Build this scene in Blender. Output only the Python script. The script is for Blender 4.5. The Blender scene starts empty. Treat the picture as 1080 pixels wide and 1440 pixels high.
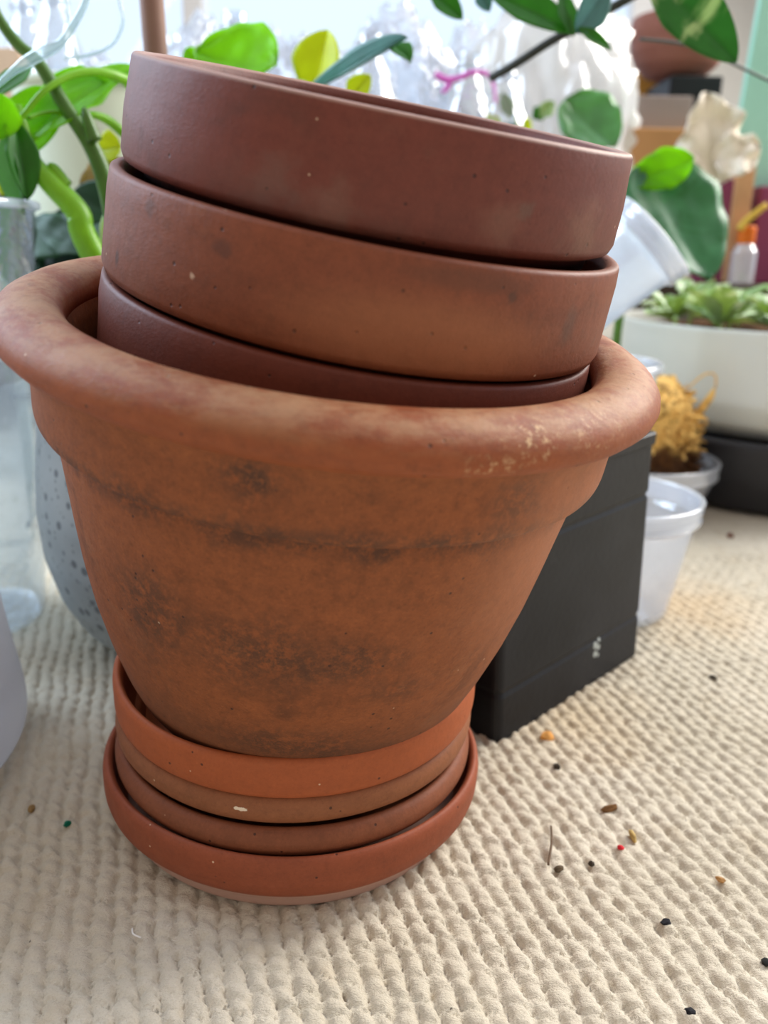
import bpy, bmesh, math, random
import numpy as np
from mathutils import Vector, Matrix, noise
random.seed(7)
S = bpy.context.scene
COL = S.collection
PI = math.pi

# ------------------------------------------------------------------ camera
CAM = Vector((0, 0, 0.215)); PITCH = 0.3034; ROLL = 0.0201; FPX = 1179.9
Fw = Vector((0, math.cos(PITCH), -math.sin(PITCH)))
R0 = Vector((1, 0, 0)); U0 = Vector((0, math.sin(PITCH), math.cos(PITCH)))
Rt = R0*math.cos(ROLL) + U0*math.sin(ROLL)
Up = U0*math.cos(ROLL) - R0*math.sin(ROLL)
cd = bpy.data.cameras.new('camera'); cam = bpy.data.objects.new('camera', cd); COL.objects.link(cam)
cam.matrix_world = Matrix(((Rt.x, Up.x, -Fw.x, CAM.x), (Rt.y, Up.y, -Fw.y, CAM.y), (Rt.z, Up.z, -Fw.z, CAM.z), (0, 0, 0, 1)))
cd.sensor_fit = 'HORIZONTAL'; cd.sensor_width = 36; cd.lens = FPX/1080*36
cd.clip_start = 0.01; cd.clip_end = 50
cd.dof.use_dof = True; cd.dof.focus_distance = 0.262; cd.dof.aperture_fstop = 12.5
S.camera = cam

def ray(px, py):
    return Fw + Rt*((px-540)/FPX) - Up*((py-720)/FPX)
def at(px, py, Y):
    """a point of the room at depth Y that the photo shows at this pixel"""
    d = ray(px, py); return CAM + d*((Y-CAM.y)/d.y)
def on_floor(px, py, z=0.0):
    d = ray(px, py); return CAM + d*((z-CAM.z)/d.z)

# ------------------------------------------------------------------ helpers
def link(name, me, mat=None, parent=None, loc=None):
    o = bpy.data.objects.new(name, me); COL.objects.link(o)
    if mat:
        for m in (mat if isinstance(mat, (list, tuple)) else [mat]): me.materials.append(m)
    if parent: o.parent = parent
    if loc is not None: o.location = loc
    return o
def tag(o, label, cat, group=None, kind=None):
    if label: o['label'] = label
    if cat: o['category'] = cat
    if group: o['group'] = group
    if kind: o['kind'] = kind
    return o
def empty(name, loc, rot=None):
    o = bpy.data.objects.new(name, None); COL.objects.link(o); o.location = loc; o.empty_display_size = .02
    if rot: o.rotation_euler = rot
    return o
def mesh_from(name, V, F, smooth=True):
    me = bpy.data.meshes.new(name); me.from_pydata([tuple(v) for v in V], [], F); me.update()
    if smooth: me.polygons.foreach_set('use_smooth', [True]*len(me.polygons))
    return me
def fillet(prof, n=3, amt=.35):
    """soften the corners of a turned profile"""
    out = [prof[0]]
    for i in range(1, len(prof)-1):
        a, b, c = Vector(prof[i-1]), Vector(prof[i]), Vector(prof[i+1])
        if (b-a).length < 1e-7 or (c-b).length < 1e-7: continue
        d1 = min((b-a).length*.45, amt); d2 = min((c-b).length*.45, amt)
        p = b+(a-b).normalized()*d1; q = b+(c-b).normalized()*d2
        for k in range(n+1):
            t = k/n; out.append(tuple(p*(1-t)**2+b*2*t*(1-t)+q*t*t))
    out.append(prof[-1]); return out
def lathe_mesh(name, prof, seg=96, wob=0.0, seed=0, closed=False, amt=.0025, n=3):
    P = fillet(prof, n, amt) if amt else prof
    V = []; F = []; m = len(P)
    for (r, z) in P:
        for k in range(seg):
            a = 2*PI*k/seg
            w = 1+wob*noise.noise(Vector((math.cos(a)*1.3+seed, math.sin(a)*1.3, z*12)))
            V.append((r*w*math.cos(a), r*w*math.sin(a), z))
    rng = m if closed else m-1
    for i in range(rng):
        j = (i+1) % m
        for k in range(seg):
            l = (k+1) % seg
            F.append((i*seg+k, i*seg+l, j*seg+l, j*seg+k))
    me = mesh_from(name, V, F)
    bm = bmesh.new(); bm.from_mesh(me); bmesh.ops.remove_doubles(bm, verts=bm.verts, dist=1e-6)
    bmesh.ops.recalc_face_normals(bm, faces=bm.faces); bm.to_mesh(me); bm.free()
    me.polygons.foreach_set('use_smooth', [True]*len(me.polygons)); return me
def tube_mesh(name, pts, rad, seg=12, sub=6):
    """a round stem through points (Catmull-Rom), radius a number or a list"""
    pts = [Vector(p) for p in pts]; n = len(pts)
    rads = rad if isinstance(rad, (list, tuple)) else [rad]*n
    C = []; RR = []
    for i in range(n-1):
        p0 = pts[max(i-1, 0)]; p1 = pts[i]; p2 = pts[i+1]; p3 = pts[min(i+2, n-1)]
        for k in range(sub):
            t = k/sub
            C.append(.5*((2*p1)+(p2-p0)*t+(2*p0-5*p1+4*p2-p3)*t*t+(3*p1-p0-3*p2+p3)*t**3))
            RR.append(rads[i]*(1-t)+rads[i+1]*t)
    C.append(pts[-1]); RR.append(rads[-1])
    V = []; F = []; nrm = None
    for i, c in enumerate(C):
        T = (C[min(i+1, len(C)-1)]-C[max(i-1, 0)]).normalized()
        if nrm is None: nrm = T.orthogonal().normalized()
        nrm = (nrm-T*nrm.dot(T)).normalized(); b = T.cross(nrm)
        for k in range(seg):
            a = 2*PI*k/seg; V.append(c+(nrm*math.cos(a)+b*math.sin(a))*RR[i])
    for i in range(len(C)-1):
        for k in range(seg):
            l = (k+1) % seg; F.append((i*seg+k, i*seg+l, (i+1)*seg+l, (i+1)*seg+k))
    F.append(tuple(range(seg))[::-1]); F.append(tuple((len(C)-1)*seg+k for k in range(seg)))
    return mesh_from(name, V, F)
def box_mesh(name, sx, sy, sz, bev=.002, seg=2, z0=True):
    bm = bmesh.new(); bmesh.ops.create_cube(bm, size=1)
    for v in bm.verts: v.co = Vector((v.co.x*sx, v.co.y*sy, v.co.z*sz+(sz/2 if z0 else 0)))
    if bev: bmesh.ops.bevel(bm, geom=bm.edges[:], offset=bev, segments=seg, profile=.5, affect='EDGES')
    me = bpy.data.meshes.new(name); bm.to_mesh(me); bm.free()
    return me
def rot_to(n):
    return Vector((0, 0, 1)).rotation_difference(Vector(n).normalized()).to_euler()
def tilt(tx, ty): return Vector((math.tan(tx), -math.tan(ty), 1)).normalized()

# ------------------------------------------------------------------ materials
def sr(r, g, b, a=1):
    f = lambda c: (c/255/12.92) if c/255 <= .04045 else ((c/255+.055)/1.055)**2.4
    return (f(r), f(g), f(b), a)
class NT:
    def __init__(s, name):
        s.m = bpy.data.materials.new(name); s.m.use_nodes = True; s.t = s.m.node_tree; s.t.nodes.clear()
        s.out = s.n('ShaderNodeOutputMaterial'); s.co = s.n('ShaderNodeTexCoord').outputs['Object']
    def n(s, typ, **kw):
        o = s.t.nodes.new(typ)
        for k, v in kw.items():
            if k in o.inputs.keys(): o.inputs[k].default_value = v
            else: setattr(o, k, v)
        return o
    def l(s, a, b): s.t.links.new(a, b)
    def put(s, inp, v):
        if isinstance(v, bpy.types.NodeSocket): s.l(v, inp)
        else: inp.default_value = v
    def math(s, op, a, b=0.0, clamp=False):
        o = s.n('ShaderNodeMath'); o.operation = op; o.use_clamp = clamp; s.put(o.inputs[0], a); s.put(o.inputs[1], b); return o.outputs[0]
    def mix(s, f, a, b):
        o = s.n('ShaderNodeMix'); o.data_type = 'RGBA'; s.put(o.inputs[0], f); s.put(o.inputs[6], a); s.put(o.inputs[7], b); return o.outputs[2]
    def ramp(s, v, lo, hi):
        o = s.n('ShaderNodeMapRange'); o.interpolation_type = 'SMOOTHSTEP'; s.put(o.inputs[0], v); o.inputs[1].default_value = lo; o.inputs[2].default_value = hi; return o.outputs[0]
    def noise(s, scale, detail=4, rough=.55, stretch=None, off=0, dist=0):
        mp = s.n('ShaderNodeMapping'); s.l(s.co, mp.inputs[0])
        if stretch: mp.inputs['Scale'].default_value = stretch
        mp.inputs['Location'].default_value = (off, off*1.7, off*.3)
        o = s.n('ShaderNodeTexNoise'); s.l(mp.outputs[0], o.inputs['Vector']); o.inputs['Scale'].default_value = scale
        o.inputs['Detail'].default_value = detail; o.inputs['Roughness'].default_value = rough; o.inputs['Distortion'].default_value = dist
        return o.outputs[0]
    def specks(s, scale, size, thresh, off=0):
        mp = s.n('ShaderNodeMapping'); s.l(s.co, mp.inputs[0]); mp.inputs['Location'].default_value = (off, off, off)
        v = s.n('ShaderNodeTexVoronoi'); s.l(mp.outputs[0], v.inputs['Vector']); v.inputs['Scale'].default_value = scale
        a = s.ramp(v.outputs['Distance'], size, size*.6)
        c = s.n('ShaderNodeSeparateColor'); s.l(v.outputs['Color'], c.inputs[0])
        return s.math('MULTIPLY', a, s.math('GREATER_THAN', c.outputs[0], thresh))
    def blob(s, p, r, soft=.5, stretch=(1, 1, 1), rag=0.0, ragscale=300):
        mp = s.n('ShaderNodeVectorMath'); mp.operation = 'SUBTRACT'; s.l(s.co, mp.inputs[0]); mp.inputs[1].default_value = p
        m2 = s.n('ShaderNodeVectorMath'); m2.operation = 'MULTIPLY'; s.l(mp.outputs[0], m2.inputs[0]); m2.inputs[1].default_value = stretch
        ln = s.n('ShaderNodeVectorMath'); ln.operation = 'LENGTH'; s.l(m2.outputs[0], ln.inputs[0])
        d = ln.outputs['Value']
        if rag: d = s.math('ADD', d, s.math('MULTIPLY', s.math('SUBTRACT', s.noise(ragscale, 3), .5), rag))
        return s.ramp(d, r, r*(1-soft))
    def bsdf(s, col, rough=.6, spec=.5, **kw):
        b = s.n('ShaderNodeBsdfPrincipled'); s.put(b.inputs['Base Color'], col); s.put(b.inputs['Roughness'], rough)
        b.inputs['Specular IOR Level'].default_value = spec
        for k, v in kw.items(): s.put(b.inputs[k.replace('_', ' ')], v)
        s.b = b; s.l(b.outputs[0], s.out.inputs[0]); return b
    def bump(s, h, dist=.001, strength=1.0):
        o = s.n('ShaderNodeBump'); o.inputs['Strength'].default_value = strength; o.inputs['Distance'].default_value = dist
        s.put(o.inputs['Height'], h); s.l(o.outputs[0], s.b.inputs['Normal'])
def simple(name, col, rough=.6, spec=.5, nscale=0, ndark=.8, bump=0, **kw):
    t = NT(name)
    c = col
    if nscale:
        c = t.mix(t.ramp(t.noise(nscale, 5), .35, .65), tuple(x*ndark for x in col[:3])+(1,), col)
    t.bsdf(c, rough, spec, **kw)
    if bump: t.bump(t.noise(nscale*4 or 200, 4), bump)
    return t.m
def terracotta(name, base, dark, pale, seed, rough=.62, stain=.5, paleamt=.3, grain=1.0, extra=None, streak=.4):
    t = NT(name)
    base, dark, pale = [(q[0]*.64, q[1]*.58, q[2]*.51, 1) for q in (base, dark, pale)]
    low = t.noise(11, 5, .6, off=seed); mid = t.noise(38, 6, .65, off=seed+3, dist=.6)
    c = t.mix(t.ramp(low, .38, .66), base, tuple(b*.82+d*.18 for b, d in zip(base, dark)))
    s1 = t.math('MULTIPLY', t.ramp(mid, .50, .72), t.ramp(t.noise(9, 3, off=seed+9), .38, .62))
    c = t.mix(t.math('MULTIPLY', s1, stain), c, dark)
    s2 = t.math('MULTIPLY', t.ramp(t.noise(60, 6, .7, off=seed+14), .52, .75), t.ramp(t.noise(8, 3, off=seed+20), .45, .7))
    c = t.mix(t.math('MULTIPLY', s2, paleamt), c, pale)
    tex = t.noise(7, 6, .6, stretch=(1, 1, 26), off=seed+4)
    c = t.mix(t.math('MULTIPLY', t.ramp(tex, .42, .7), streak), c, tuple(b*.72 for b in base[:3])+(1,))
    fine = t.noise(900, 5, .75, off=seed); gr = t.noise(260, 5, .7, off=seed+2)
    c = t.mix(t.math('MULTIPLY', t.ramp(gr, .48, .70), .38*grain), c, tuple(b*.52 for b in base[:3])+(1,))
    c = t.mix(t.math('MULTIPLY', t.ramp(gr, .50, .30), .26*grain), c, (base[0]*1.35, base[1]*1.4, base[2]*1.45, 1))
    c = t.mix(t.math('MULTIPLY', t.ramp(fine, .52, .72), .45*grain), c, tuple(b*.40 for b in base[:3])+(1,))
    c = t.mix(t.math('MULTIPLY', t.ramp(fine, .46, .28), .35*grain), c, (base[0]*1.5, base[1]*1.6, base[2]*1.7, 1))
    c = t.mix(t.math('MULTIPLY', t.specks(330, .20, .93, seed), .75), c, sr(45, 28, 24))
    c = t.mix(t.math('MULTIPLY', t.specks(210, .10, .95, seed+5), .8), c, sr(222, 190, 160))
    if extra: c = extra(t, c, fine)
    t.bsdf(c, t.math('ADD', t.math('MULTIPLY', mid, .18), rough-.09), .30)
    h = t.math('ADD', t.math('MULTIPLY', fine, .35), t.math('MULTIPLY', t.noise(170, 5, .65, off=seed), .65*min(1, grain)**2))
    h = t.math('SUBTRACT', h, t.math('MULTIPLY', t.specks(330, .20, .93, seed), .5))
    t.bump(h, .0008, .25+.32*min(1, grain))
    return t.m
def frosted(name, tint=(.86, .9, .97, 1), opac=.55, rough=.35, gloss=.12):
    """milky polypropylene: part see-through, part scattering"""
    t = NT(name)
    tr = t.n('ShaderNodeBsdfTransparent'); tl = t.n('ShaderNodeBsdfTranslucent'); df = t.n('ShaderNodeBsdfDiffuse'); gl = t.n('ShaderNodeBsdfGlossy')
    for n_ in (tl, df): n_.inputs[0].default_value = tint
    gl.inputs['Roughness'].default_value = rough*.6
    tr.inputs[0].default_value = (.97, .98, 1, 1)
    a = t.n('ShaderNodeMixShader'); a.inputs[0].default_value = .5; t.l(tl.outputs[0], a.inputs[1]); t.l(df.outputs[0], a.inputs[2])
    b = t.n('ShaderNodeMixShader'); t.put(b.inputs[0], t.math('ADD', t.math('MULTIPLY', t.noise(25, 3), .2), opac-.1)); t.l(tr.outputs[0], b.inputs[1]); t.l(a.outputs[0], b.inputs[2])
    lw = t.n('ShaderNodeLayerWeight'); lw.inputs[0].default_value = .3
    c = t.n('ShaderNodeMixShader'); t.put(c.inputs[0], t.math('ADD', t.math('MULTIPLY', lw.outputs['Facing'], gloss*1.6), gloss*.4)); t.l(b.outputs[0], c.inputs[1]); t.l(gl.outputs[0], c.inputs[2])
    t.l(c.outputs[0], t.out.inputs[0]); return t.m
def clear(name, tint=(.95, .97, 1, 1), gloss=.25, rough=.04, wrinkle=0, milk=.0):
    t = NT(name)
    tr = t.n('ShaderNodeBsdfTransparent'); tr.inputs[0].default_value = tint
    gl = t.n('ShaderNodeBsdfGlossy'); gl.inputs['Roughness'].default_value = rough
    lw = t.n('ShaderNodeLayerWeight'); lw.inputs[0].default_value = .45
    if wrinkle:
        bp = t.n('ShaderNodeBump'); bp.inputs['Distance'].default_value = wrinkle; t.l(t.noise(28, 3, .5, dist=1.5), bp.inputs['Height'])
        t.l(bp.outputs[0], gl.inputs['Normal']); t.l(bp.outputs[0], lw.inputs['Normal'])
    c = t.n('ShaderNodeMixShader'); t.put(c.inputs[0], t.math('ADD', t.math('MULTIPLY', lw.outputs['Facing'], gloss), gloss*.3)); t.l(tr.outputs[0], c.inputs[1]); t.l(gl.outputs[0], c.inputs[2])
    o = c
    if milk:
        df = t.n('ShaderNodeBsdfTranslucent'); df.inputs[0].default_value = (.92, .95, 1, 1)
        o = t.n('ShaderNodeMixShader'); o.inputs[0].default_value = milk; t.l(c.outputs[0], o.inputs[1]); t.l(df.outputs[0], o.inputs[2])
    t.l(o.outputs[0], t.out.inputs[0]); return t.m
def leafmat(name, col, back=None, trans=.5, var=None, rough=.35, vscale=30):
    t = NT(name)
    c = t.mix(t.ramp(t.noise(60, 4), .35, .7), tuple(x*.75 for x in col[:3])+(1,), col)
    if var: c = t.mix(t.ramp(t.noise(vscale, 4, .6, dist=1), .5, .62), c, var)
    t.bsdf(c, rough, .5)
    tl = t.n('ShaderNodeBsdfTranslucent'); t.put(tl.inputs[0], t.mix(.6, c, (min(1, col[0]*2.4), min(1, col[1]*2.1), col[2]*.5, 1)))
    mx = t.n('ShaderNodeMixShader'); mx.inputs[0].default_value = trans
    t.l(t.b.outputs[0], mx.inputs[1]); t.l(tl.outputs[0], mx.inputs[2]); t.l(mx.outputs[0], t.out.inputs[0])
    return t.m

# ------------------------------------------------------------------ light
w = bpy.data.worlds.new('daylight'); S.world = w; w.use_nodes = True; nt = w.node_tree; nt.nodes.clear()
wo = nt.nodes.new('ShaderNodeOutputWorld'); bg = nt.nodes.new('ShaderNodeBackground'); nt.links.new(bg.outputs[0], wo.inputs[0])
tc = nt.nodes.new('ShaderNodeTexCoord'); sp = nt.nodes.new('ShaderNodeSeparateXYZ'); nt.links.new(tc.outputs['Generated'], sp.inputs[0])
def wm(op, a, b=0.0):
    o = nt.nodes.new('ShaderNodeMath'); o.operation = op
    for i, v in enumerate((a, b)):
        if isinstance(v, bpy.types.NodeSocket): nt.links.new(v, o.inputs[i])
        else: o.inputs[i].default_value = v
    return o.outputs[0]
mr = nt.nodes.new('ShaderNodeMapRange'); mr.interpolation_type = 'SMOOTHSTEP'; nt.links.new(wm('ADD', sp.outputs[1], wm('MULTIPLY', sp.outputs[0], .25)), mr.inputs[0]); mr.inputs[1].default_value = -.5; mr.inputs[2].default_value = .75
mc = nt.nodes.new('ShaderNodeMix'); mc.data_type = 'RGBA'; nt.links.new(mr.outputs[0], mc.inputs[0])
mc.inputs[6].default_value = (.27, .235, .215, 1); mc.inputs[7].default_value = (.74, .86, 1.04, 1)
hz = nt.nodes.new('ShaderNodeMapRange'); hz.interpolation_type = 'SMOOTHSTEP'; nt.links.new(sp.outputs[2], hz.inputs[0]); hz.inputs[1].default_value = .22; hz.inputs[2].default_value = .62; hz.inputs[3].default_value = 1.0; hz.inputs[4].default_value = 2.1
vm = nt.nodes.new('ShaderNodeVectorMath'); vm.operation = 'SCALE'; nt.links.new(mc.outputs[2], vm.inputs[0]); nt.links.new(hz.outputs[0], vm.inputs['Scale'])
nt.links.new(vm.outputs[0], bg.inputs[0]); bg.inputs[1].default_value = 1.0
def area(name, loc, target, size, power, col):
    l = bpy.data.lights.new(name, 'AREA'); l.shape = 'RECTANGLE'; l.size = size[0]; l.size_y = size[1]; l.energy = power; l.color = col
    o = bpy.data.objects.new(name, l); COL.objects.link(o); o.location = loc
    o.rotation_euler = (Vector(target)-Vector(loc)).to_track_quat('-Z', 'Y').to_euler(); return o
area('window_daylight', (1.25, 1.2, 1.15), (.1, .35, .05), (.9, .9), 36, (1, .95, .88))
area('side_window_daylight', (-1.1, .75, .9), (-.05, .35, .1), (.7, .9), 15, (.62, .79, 1))

# ------------------------------------------------------------------ floor: loop pile carpet
ANG = -0.285; ca, sa = math.cos(ANG), math.sin(ANG)
def carpet(x0, x1, y0, y1, d, zoff=0.0):
    xs = np.arange(x0, x1+d/2, d); ys = np.arange(y0, y1+d/2, d)
    X, Y = np.meshgrid(xs, ys)
    # row direction (-sin, cos) leaning left with distance
    dx, dy = math.sin(ANG), math.cos(ANG)
    u = X*dy - Y*dx; v = X*dx + Y*dy
    P = .0067
    u = u + .0007*np.sin(v*90+1.3*np.sin(u*60)) + .0004*np.sin(v*260+u*400)
    u = u + .0007*np.sin(v*620+np.floor(u/P)*2.4)*.6
    i = np.floor(u/P); f = (u/P-i)*2-1
    rnd = lambda a: np.modf(np.sin(a*12.9898+4.1)*43758.5453)[0]
    q = .0070
    ph = np.abs(rnd(i))
    wv = v + (f*.0022) + .0016*np.abs(f)**2 + ph*q + .0014*np.sin(v*170+i*2.1)
    k = np.floor(wv/q); g = (wv/q-k)*2-1
    hj = np.abs(rnd(i*7.3+k*3.1)); wj = np.abs(rnd(i*2.7+k*5.9))
    across = np.sqrt(np.clip(1-(np.abs(f)*(.96+.04*wj))**3.0, 0, 1))
    along = .56+.44*np.power(np.clip(1-np.abs(g+.15*f)**4.5, 0, 1), .6)*(1-.12*g)
    h = across*along*(.74+.26*hj)
    h += .10*np.sin((v*1.0+u*.6)*3200+hj*6)*across*.6
    Z = (h-1)*.0040 + zoff
    Z += .0006*np.sin(X*31+1)*np.sin(Y*27)
    nx, ny = len(xs), len(ys)
    V = np.stack([X.ravel(), Y.ravel(), Z.ravel()], 1)
    idx = np.arange(nx*ny).reshape(ny, nx)
    Fq = np.stack([idx[:-1, :-1].ravel(), idx[:-1, 1:].ravel(), idx[1:, 1:].ravel(), idx[1:, :-1].ravel()], 1)
    return V, Fq
VV = []; FF = []; base = 0
for args in [(-.26, .34, .13, .60, .00095, 0), (.34, .60, .30, .60, .0016, 0), (-.50, -.26, .22, .60, .0018, 0), (-.8, 1.0, .60, 1.6, .0032, 0)]:
    v_, f_ = carpet(*args); VV.append(v_); FF.append(f_+base); base += len(v_)
# plain surround so that the room goes on past the frame
extra = np.array([[-3, -2, -.006], [3, -2, -.006], [3, 3, -.006], [-3, 3, -.006]]); VV.append(extra); FF.append(np.array([[0, 1, 2, 3]])+base)
VV = np.concatenate(VV); FF = np.concatenate(FF)
me = bpy.data.meshes.new('floor'); me.vertices.add(len(VV)); me.vertices.foreach_set('co', VV.ravel())
me.loops.add(FF.size); me.loops.foreach_set('vertex_index', FF.ravel().astype(np.int32))
me.polygons.add(len(FF)); me.polygons.foreach_set('loop_start', np.arange(0, FF.size, 4, dtype=np.int32)); me.update(calc_edges=True)
me.polygons.foreach_set('use_smooth', [True]*len(FF))
t = NT('wool_carpet')
c = t.mix(t.ramp(t.noise(9, 4), .3, .7), sr(220, 210, 190), sr(204, 194, 172))
c = t.mix(t.math('MULTIPLY', t.ramp(t.noise(45, 4), .55, .75), .35), c, sr(190, 170, 138))
c = t.mix(t.math('MULTIPLY', t.blob(tuple(on_floor(960, 850)), .075, 1, rag=.05, ragscale=30), .42), c, sr(212, 170, 110))  # warm tint of the shade near the planter, painted into the pile
c = t.mix(t.math('MULTIPLY', t.blob(tuple(on_floor(800, 1010)), .06, 1, rag=.05, ragscale=30), .35), c, sr(205, 172, 118))  # second warm shadow tint in the carpet colour, in front of the planter
fib = t.noise(1500, 3, .7)
c = t.mix(t.math('MULTIPLY', t.ramp(fib, .45, .8), .35), c, sr(165, 150, 128))
c = t.mix(t.math('MULTIPLY', t.specks(170, .10, .93, 3), .8), c, sr(70, 62, 52))
t.bsdf(c, .95, .1); t.b.inputs['Sheen Weight'].default_value = .15
t.bump(t.math('ADD', fib, t.noise(600, 3, .6, stretch=(1, 3, 1))), .0006, .8)
tag(link('floor', me, t.m), 'cream loop-pile carpet with knobbly rows', None, kind='structure')

# ------------------------------------------------------------------ back wall, window, sill shelf
wallm = simple('painted_plaster', sr(205, 205, 200), .8, .2, 8, .95)
framem = simple('white_window_paint', sr(236, 238, 240), .45, .4, 10, .97)
def wallpart(name, x0, x1, z0, z1, y=2.3, th=.12):
    o = link(name, box_mesh(name, x1-x0, th, z1-z0, .001), wallm, loc=((x0+x1)/2, y, z0)); o['kind'] = 'structure'; return o
WX0, WX1, WZ0, WZ1 = -1.5, .62, .10, 1.9
wb = bmesh.new()
for (x0, x1, z0, z1) in [(-3, WX0, 0, 2.5), (WX1, 3, 0, 2.5), (WX0, WX1, 0, WZ0), (WX0, WX1, WZ1, 2.5)]:
    mtx = Matrix.Translation(((x0+x1)/2, 2.3, (z0+z1)/2)) @ Matrix.Diagonal((x1-x0, .12, z1-z0, 1))
    bmesh.ops.create_cube(wb, size=1, matrix=mtx)
me = bpy.data.meshes.new('wall_back'); wb.to_mesh(me); wb.free()
link('wall_back', me, wallm)['kind'] = 'structure'
win = empty('window_1', (0, 2.27, 0)); win['kind'] = 'structure'
for nm, x0, x1, z0, z1 in [('window_frame', WX0, WX1, WZ0, WZ0+.06), ('window_frame', WX0, WX1, WZ1-.06, WZ1), ('window_frame', WX0, WX0+.06, WZ0+.06, WZ1-.06), ('window_frame', WX1-.06, WX1, WZ0+.06, WZ1-.06), ('mullion', -.50, -.45, WZ0+.06, WZ1-.06)]:
    link(nm, box_mesh(nm, x1-x0, .06, z1-z0, .004), framem, win, ((x0+x1)/2, 0, z0))
glass = link('pane', box_mesh('pane', WX1-WX0-.12, .006, WZ1-WZ0-.12, 0), clear('window_glass', (.97, .99, 1, 1), .06, .0), win, ((WX0+WX1)/2, .02, WZ0+.06))

# ------------------------------------------------------------------ terracotta pieces
K = .93
rowpot = Vector((-.0159*K, .30*K, .215+(.2013-.215)*K)); npot = tilt(.1239, .1412)
def potextra(t, c, fine):
    sep = t.n('ShaderNodeSeparateXYZ'); t.l(t.co, sep.inputs[0]); z = sep.outputs[2]
    rag = t.math('MULTIPLY', t.math('SUBTRACT', t.noise(70, 5, .7, off=2), .5), .016)
    zz = t.math('ADD', z, rag)
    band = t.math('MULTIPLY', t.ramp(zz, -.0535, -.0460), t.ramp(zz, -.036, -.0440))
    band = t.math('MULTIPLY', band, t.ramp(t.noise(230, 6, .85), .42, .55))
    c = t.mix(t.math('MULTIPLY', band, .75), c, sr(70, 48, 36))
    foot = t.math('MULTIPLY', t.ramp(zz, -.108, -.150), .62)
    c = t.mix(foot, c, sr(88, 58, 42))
    # broad soot-brown patches on the front of the body and collar
    a0 = -PI/2
    for (an, zz_, rr, am, st) in [(-.10, -.088, .030, .55, (1, 1, 1.3)), (-.55, -.082, .022, .5, (1, 1, 1)), (.22, -.088, .024, .45, (1, 1, 1.6)), (-.12, -.028, .016, .7, (1, 1, 1.2)), (.62, -.032, .013, .5, (1, 1, 1)), (.42, -.10, .02, .4, (1, 1, 2)), (.05, -.128, .045, .5, (1, 1, 3)), (.35, -.135, .03, .45, (1, 1, 3)), (-.62, -.10, .02, .3, (1, 1, 1))]:
        r_ = .093 if zz_ > -.045 else .083 if zz_ > -.1 else .072
        p = (r_*math.cos(a0+an), r_*math.sin(a0+an), zz_)
        m = t.math('MULTIPLY', t.blob(p, rr, .9, st, rag=.022, ragscale=60), t.ramp(t.noise(300, 6, .85, off=an), .40, .56))
        c = t.mix(t.math('MULTIPLY', m, min(1, am*1.35)), c, sr(66, 46, 34))
    p = (.083*math.cos(a0-.42), .083*math.sin(a0-.42), -.122)
    c = t.mix(t.math('MULTIPLY', t.blob(p, .012, .9, rag=.01, ragscale=90), .45), c, sr(150, 122, 100))
    # broad paler patch on the right side
    p = (.093*math.cos(a0+.95), .093*math.sin(a0+.95), -.05)
    c = t.mix(t.math('MULTIPLY', t.blob(p, .05, .9, (1, 1, .7), rag=.02, ragscale=30), .35), c, sr(205, 140, 105))
    return c
def rimextra(t, c, fine):
    sep = t.n('ShaderNodeSeparateXYZ'); t.l(t.co, sep.inputs[0]); z = sep.outputs[2]
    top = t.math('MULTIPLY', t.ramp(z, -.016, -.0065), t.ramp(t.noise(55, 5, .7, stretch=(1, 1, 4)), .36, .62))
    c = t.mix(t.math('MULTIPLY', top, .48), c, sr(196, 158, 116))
    a0 = -PI/2
    for (an, zz_, rr, am, st) in [(.52, -.0105, .013, .75, (1, 1, 2)), (.42, -.0165, .010, .55, (1, 1, 2.4)), (.38, -.0212, .0050, 1, (1, 1, 3)), (.75, -.010, .018, .4, (1, 1, 2))]:
        r_ = .104 if zz_ > -.020 else .102
        p = (r_*math.cos(a0+an), r_*math.sin(a0+an), zz_)
        m = t.math('MULTIPLY', t.blob(p, rr, .8, st, rag=.012, ragscale=90), t.ramp(t.noise(420, 4, .8, off=3), .52, .62))
        c = t.mix(t.math('MULTIPLY', m, am), c, sr(226, 190, 142))
    return c
BASE = sr(176, 104, 60); DK = sr(96, 62, 44); PL = sr(200, 158, 122)
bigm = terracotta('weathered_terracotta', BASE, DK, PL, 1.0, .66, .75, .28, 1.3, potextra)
rimm = terracotta('weathered_terracotta_rim', sr(178, 98, 56), sr(120, 74, 50), sr(206, 168, 128), 4.0, .55, .5, .3, 1.0, rimextra)
big = empty('terracotta_pot', rowpot, rot_to(npot))
tag(big, 'large weathered terracotta pot with thick rolled rim, standing in stacked saucers', 'plant pot')
body = [(0, -.146), (.048, -.146), (.056, -.138), (.0655, -.112), (.0745, -.078), (.0785, -.06), (.0815, -.04), (.083, -.02), (.0850, -.014), (.095, -.011), (.100, -.015), (.0985, -.0195), (.0960, -.0235), (.0945, -.0280), (.0940, -.034), (.0938, -.0395), (.0932, -.0425), (.0918, -.0445), (.0872, -.0452), (.0868, -.0470), (.0868, -.0520), (.0848, -.0640), (.0826, -.0775), (.0800, -.092), (.0762, -.108), (.0715, -.1235), (.0665, -.137), (.0625, -.146), (.058, -.1525), (.0545, -.156), (.051, -.157), (0, -.157)]
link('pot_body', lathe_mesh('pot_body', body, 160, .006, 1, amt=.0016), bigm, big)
rim = [(.0842, -.0185), (.0838, -.0140), (.0848, -.0108), (.0870, -.0086), (.0905, -.0072), (.0945, -.0070), (.0985, -.0080), (.1022, -.0101), (.1044, -.0128), (.1050, -.0153), (.1043, -.0178), (.1022, -.0200), (.0990, -.0213), (.0955, -.0218), (.0915, -.0215), (.0880, -.0205)]
link('rolled_rim', lathe_mesh('rolled_rim', rim, 160, .006, 1, closed=True, amt=0), rimm, big)

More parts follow.
